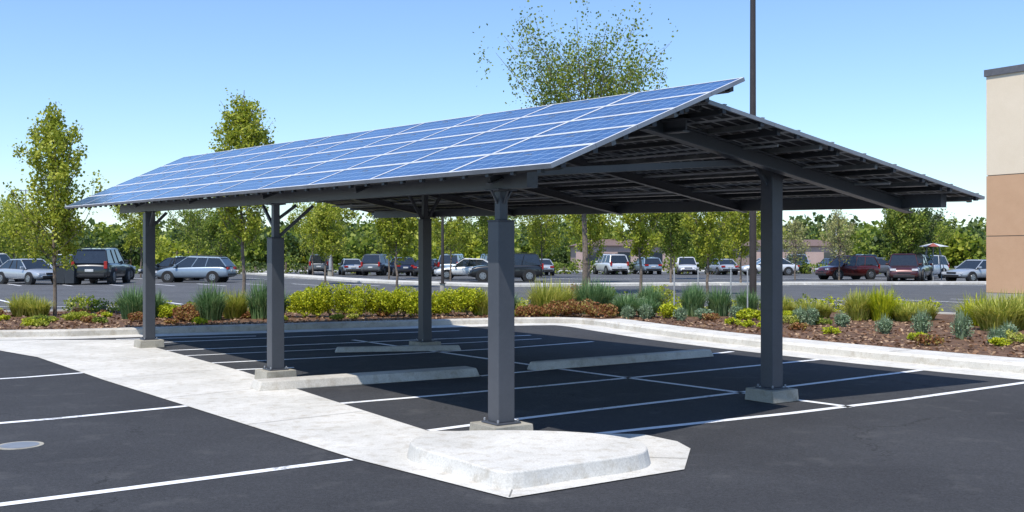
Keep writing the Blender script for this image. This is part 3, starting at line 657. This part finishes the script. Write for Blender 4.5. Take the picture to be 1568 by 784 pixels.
def car(name,x,y,head,kind,col,s=1.08):
    k=KIND[kind]; w=k['W']/2; e=empty(name,(x,y,.009)); P=cpaint(col)
    b=MB(); rings=[]
    for (sx,zt,ws) in k['belt']:
        zb=.26 if abs(sx)<k['L']/2-.2 else .34
        r=[(.0,zb),(.86*w*ws,zb),(w*ws*.97,zb+.12),(w*ws,zb+(zt-zb)*.5),(w*ws*.965,zt-.10),(w*ws*.86,zt-.015),(0,zt+.02)]
        full=[(sx,yy,zz) for yy,zz in r]+[(sx,-yy,zz) for yy,zz in reversed(r[1:-1])]
        rings.append(full)
    n=len(rings[0]); 
    for r in rings: b.v+=r
    pi=b.mi(P); ti=b.mi(trim)
    for i in range(len(rings)-1):
        for j in range(n):
            l=(j+1)%n; b.f.append((i*n+j,i*n+l,(i+1)*n+l,(i+1)*n+j)); b.m.append(ti if j in (0,n-1) else pi)
    b.f.append(tuple(range(n-1,-1,-1))); b.m.append(pi); q=(len(rings)-1)*n; b.f.append(tuple(q+j for j in range(n))); b.m.append(pi)
    o=b.obj('body',e,True,sub=2)
    c=MB(); cab=k['cab']; g=[]
    for i,(cx,cz) in enumerate(cab):
        ww=w*.90 if i in (0,3) else w*.73
        g.append([(cx,ww,cz-.04 if i in (0,3) else cz-.06),(cx,-ww,cz-.04 if i in (0,3) else cz-.06)])
    (a0,a1,a2,a3)=g
    c.face([a0[0],a0[1],a1[1],a1[0]],carglass); c.face([a2[0],a2[1],a3[1],a3[0]],carglass)
    c.face([a0[0],a1[0],a2[0],a3[0]],carglass); c.face([a3[1],a2[1],a1[1],a0[1]],carglass)
    o=c.obj('windows',e)
    c=MB()
    x1,x2=cab[1][0],cab[2][0]; z1,z2=cab[1][1],cab[2][1]; wr=w*.745
    c.hexa([(x1-.06,-wr,z1-.07),(x2+.06,-wr,z2-.07),(x2+.06,wr,z2-.07),(x1-.06,wr,z1-.07),(x1+.08,-wr*.86,z1),(x2-.08,-wr*.86,z2),(x2-.08,wr*.86,z2),(x1+.08,wr*.86,z1)],P)
    for sgn in (0,1):
        c.beam(a0[sgn],a1[sgn],.07,.06,P); c.beam(a3[sgn],a2[sgn],.06,.05,P)
        for f in ((.5,) if kind=='pickup' else (.36,.68)):
            tp=Vector(a1[sgn]).lerp(Vector(a2[sgn]),f); bt=Vector(a0[sgn]).lerp(Vector(a3[sgn]),f*.8+.1); c.beam(bt,tp,.05,.06,P if kind!='sedan' else trim)
        sg=1 if sgn==0 else -1
        c.box((cab[3][0]-.22,sg*(w*.93+.09),cab[3][1]+.06),(.12,.2,.13),P)
    if kind in('suv','wagon'):
        for sg in (1,-1): c.beam((x1+.1,sg*wr*.8,z1+.05),(x2-.15,sg*wr*.8,z2+.04),.04,.03,trim)
    o=c.obj('roof',e,bevel=.03)
    wh=MB(); R=.33 if kind in('sedan','wagon') else .39; xb=k['L']/2
    for sx in (-xb+.92,xb-.92):
        for sg in (1,-1):
            wh.cyl((sx,sg*(w-.25),R),(sx,sg*(w+.008),R),R*1.17,R*1.17,trim,20); wh.cyl((sx,sg*(w-.2),R),(sx,sg*(w+.025),R),R,R*.97,tyre,20)
            wh.cyl((sx,sg*(w+.0),R),(sx,sg*(w+.034),R),R*.64,R*.58,hub,14)
            for a in range(5):
                t=a*1.257; wh.box((sx+math.cos(t)*R*.38,sg*(w+.036),R+math.sin(t)*R*.38),(.05,.006,.05),trim)
    wh.obj('wheels',e)
    l=MB(); zb=k['belt'][1][1]; zf=k['belt'][-2][1]
    for sg in (1,-1):
        if kind in('suv','pickup'): l.box((-xb+.03,sg*w*.82,zb-.12),(.12,.16,.38),redl)
        else: l.box((-xb+.06,sg*w*.68,zb-.12),(.14,.34,.15),redl)
        l.box((xb-.13,sg*w*.66,zf-.03),(.18,.36,.14),wl)
    l.box((-xb-.005,0,.48),(.06,w*1.5,.14),trim); l.box((xb+.0,0,.42),(.05,w*1.3,.16),trim); l.box((xb-.03,0,.62),(.06,w*.8,.1),trim)
    l.box((-xb-.01,0,.72),(.04,.42,.13),plate)
    l.obj('lights',e,bevel=.015)
    e.rotation_euler=(0,0,math.radians(head)); e.scale=(s,s,s); return e
SIL=(.42,.45,.48);BLU=(.26,.33,.40);BLK=(.015,.017,.02);WHT=(.75,.75,.74);GRY=(.13,.14,.15);RED=(.10,.012,.010);DRD=(.06,.010,.010);NAV=(.02,.03,.07)
car('parked_sedan',-29.2,62,-35,'sedan',SIL,1.05)
car('parked_suv',-25.2,63,97,'suv',BLK,1.16)
car('parked_wagon',-20.4,66,176,'wagon',BLU,1.06)
car('parked_suv',-28.6,72,80,'suv',GRY,1.05); car('parked_sedan',-25.0,76,170,'sedan',BLK); car('parked_suv',-23.0,72,110,'suv',BLK,.9)
car('parked_suv',-33.5,66,80,'suv',WHT,1.0)
car('parked_suv',-.45,68,184,'suv',BLK,1.0); car('parked_sedan',-3.2,75,178,'sedan',WHT,1.05)
rows=[(-14.5,92),(-11.5,90),(-9.5,88),(-7,86),(-5.0,88),(2.5,90),(9,94),(16,94),(19,93),(-18,96),(27,100),(-2,93),(12.5,95)]
kinds=['sedan','suv','wagon','sedan','suv']; cols=[SIL,BLK,WHT,GRY,BLU,WHT,NAV,SIL]
for i,(x,y) in enumerate(rows):
    kd=kinds[i%5]; car('parked_'+kd,x,y,random.choice([82,98,178,75,105,265]),kd,cols[(i*3)%8],1.0)
car('parked_suv',24.2,74,200,'suv',RED,.92); car('parked_pickup',25.6,67,250,'pickup',DRD,1.0); car('parked_pickup',27.4,70,240,'pickup',BLK,1.0); car('parked_suv',31.2,78,215,'suv',WHT,.95)
car('parked_sedan',30.2,66.5,205,'sedan',SIL,1.0); car('parked_sedan',33.0,67,205,'sedan',WHT,1.0); car('parked_sedan',29.7,84,180,'sedan',GRY); car('parked_suv',36,74,200,'suv',SIL)
car('parked_sedan',22.5,90,180,'sedan',WHT)
for i in range(7): kd=kinds[i%5]; car('parked_'+kd,-50+i*3.4+(0 if i<3 else 66),106,random.choice([85,95,265]),kd,cols[(i*5)%8],1.0)
# bins
binm=plain('bin_plastic',(.03,.035,.04),.6)
for x,y in ((-26.6,60.5),(-25.9,60.2)):
    mb=MB(); mb.box((0,0,.58),(.55,.6,1.0),binm,(1,0),1.12); mb.box((0,-.02,1.12),(.68,.74,.08),binm); mb.cyl((-.3,.3,.12),(.3,.3,.12),.12,.12,tyre,12); mb.beam((-.3,.4,1.1),(.3,.4,1.1),.04,.04,binm)
    o=mb.obj('trash_bin',bevel=.02); o.location=(x,y,.01)
# red market umbrella / canopy
redc=plain('canopy_red',(.30,.08,.06),.8)
mb=MB()
for a in range(8):
    t0=a*math.pi/4;t1=(a+1)*math.pi/4; R=1.1
    mb.face([(math.cos(t0)*R,math.sin(t0)*R,2.35),(math.cos(t1)*R,math.sin(t1)*R,2.35),(0,0,2.6)],redc if a%2 else M_alu)
for sx in (-.8,.8):
    mb.beam((sx,-.3,0),(sx*.5,0,2.4),.05,.05,M_poleg); mb.beam((sx,.5,0),(sx*.5,0,2.4),.05,.05,M_poleg)
mb.cyl((0,0,0),(0,0,2.58),.04,.04,M_poleg,8); o=mb.obj('red_canopy_umbrella'); o.location=(29.2,71,0)
# ------------------------------------------------------------------ world, sun, camera
w=bpy.data.worlds.new('World'); sc.world=w; w.use_nodes=True; nt=w.node_tree
bg=nt.nodes['Background']; sky=nt.nodes.new('ShaderNodeTexSky'); sky.sky_type='NISHITA'; sky.sun_disc=False
EL=60; sv=Vector((-.46,-.89,0)).normalized()*math.cos(math.radians(EL))+Vector((0,0,math.sin(math.radians(EL))))
sky.sun_elevation=math.radians(EL); sky.sun_rotation=math.radians(207.3); sky.altitude=0; sky.air_density=1.15; sky.dust_density=.1; sky.ozone_density=2.0
hs=nt.nodes.new('ShaderNodeHueSaturation'); hs.inputs['Saturation'].default_value=.98
tint=mixc(nt,1.0,sky.outputs[0],(.86,1.03,1.28),'MULTIPLY')
nt.links.new(tint,hs.inputs['Color']); nt.links.new(hs.outputs[0],bg.inputs[0]); bg.inputs[1].default_value=.15
sl=bpy.data.lights.new('sun','SUN'); sl.energy=4.8; sl.angle=math.radians(.5); sl.color=(1,.955,.88)
so=bpy.data.objects.new('sun',sl); so.rotation_euler=(-sv).to_track_quat('-Z','Y').to_euler(); sc.collection.objects.link(so)
cam=bpy.data.cameras.new('camera'); cam.lens=36; cam.sensor_width=36; cam.clip_end=4000
co=bpy.data.objects.new('camera',cam); co.location=(0,0,1.7); co.rotation_euler=(math.radians(90),0,0); sc.collection.objects.link(co); sc.camera=co
sc.view_settings.view_transform='Standard'; sc.view_settings.look='None'; sc.view_settings.exposure=0
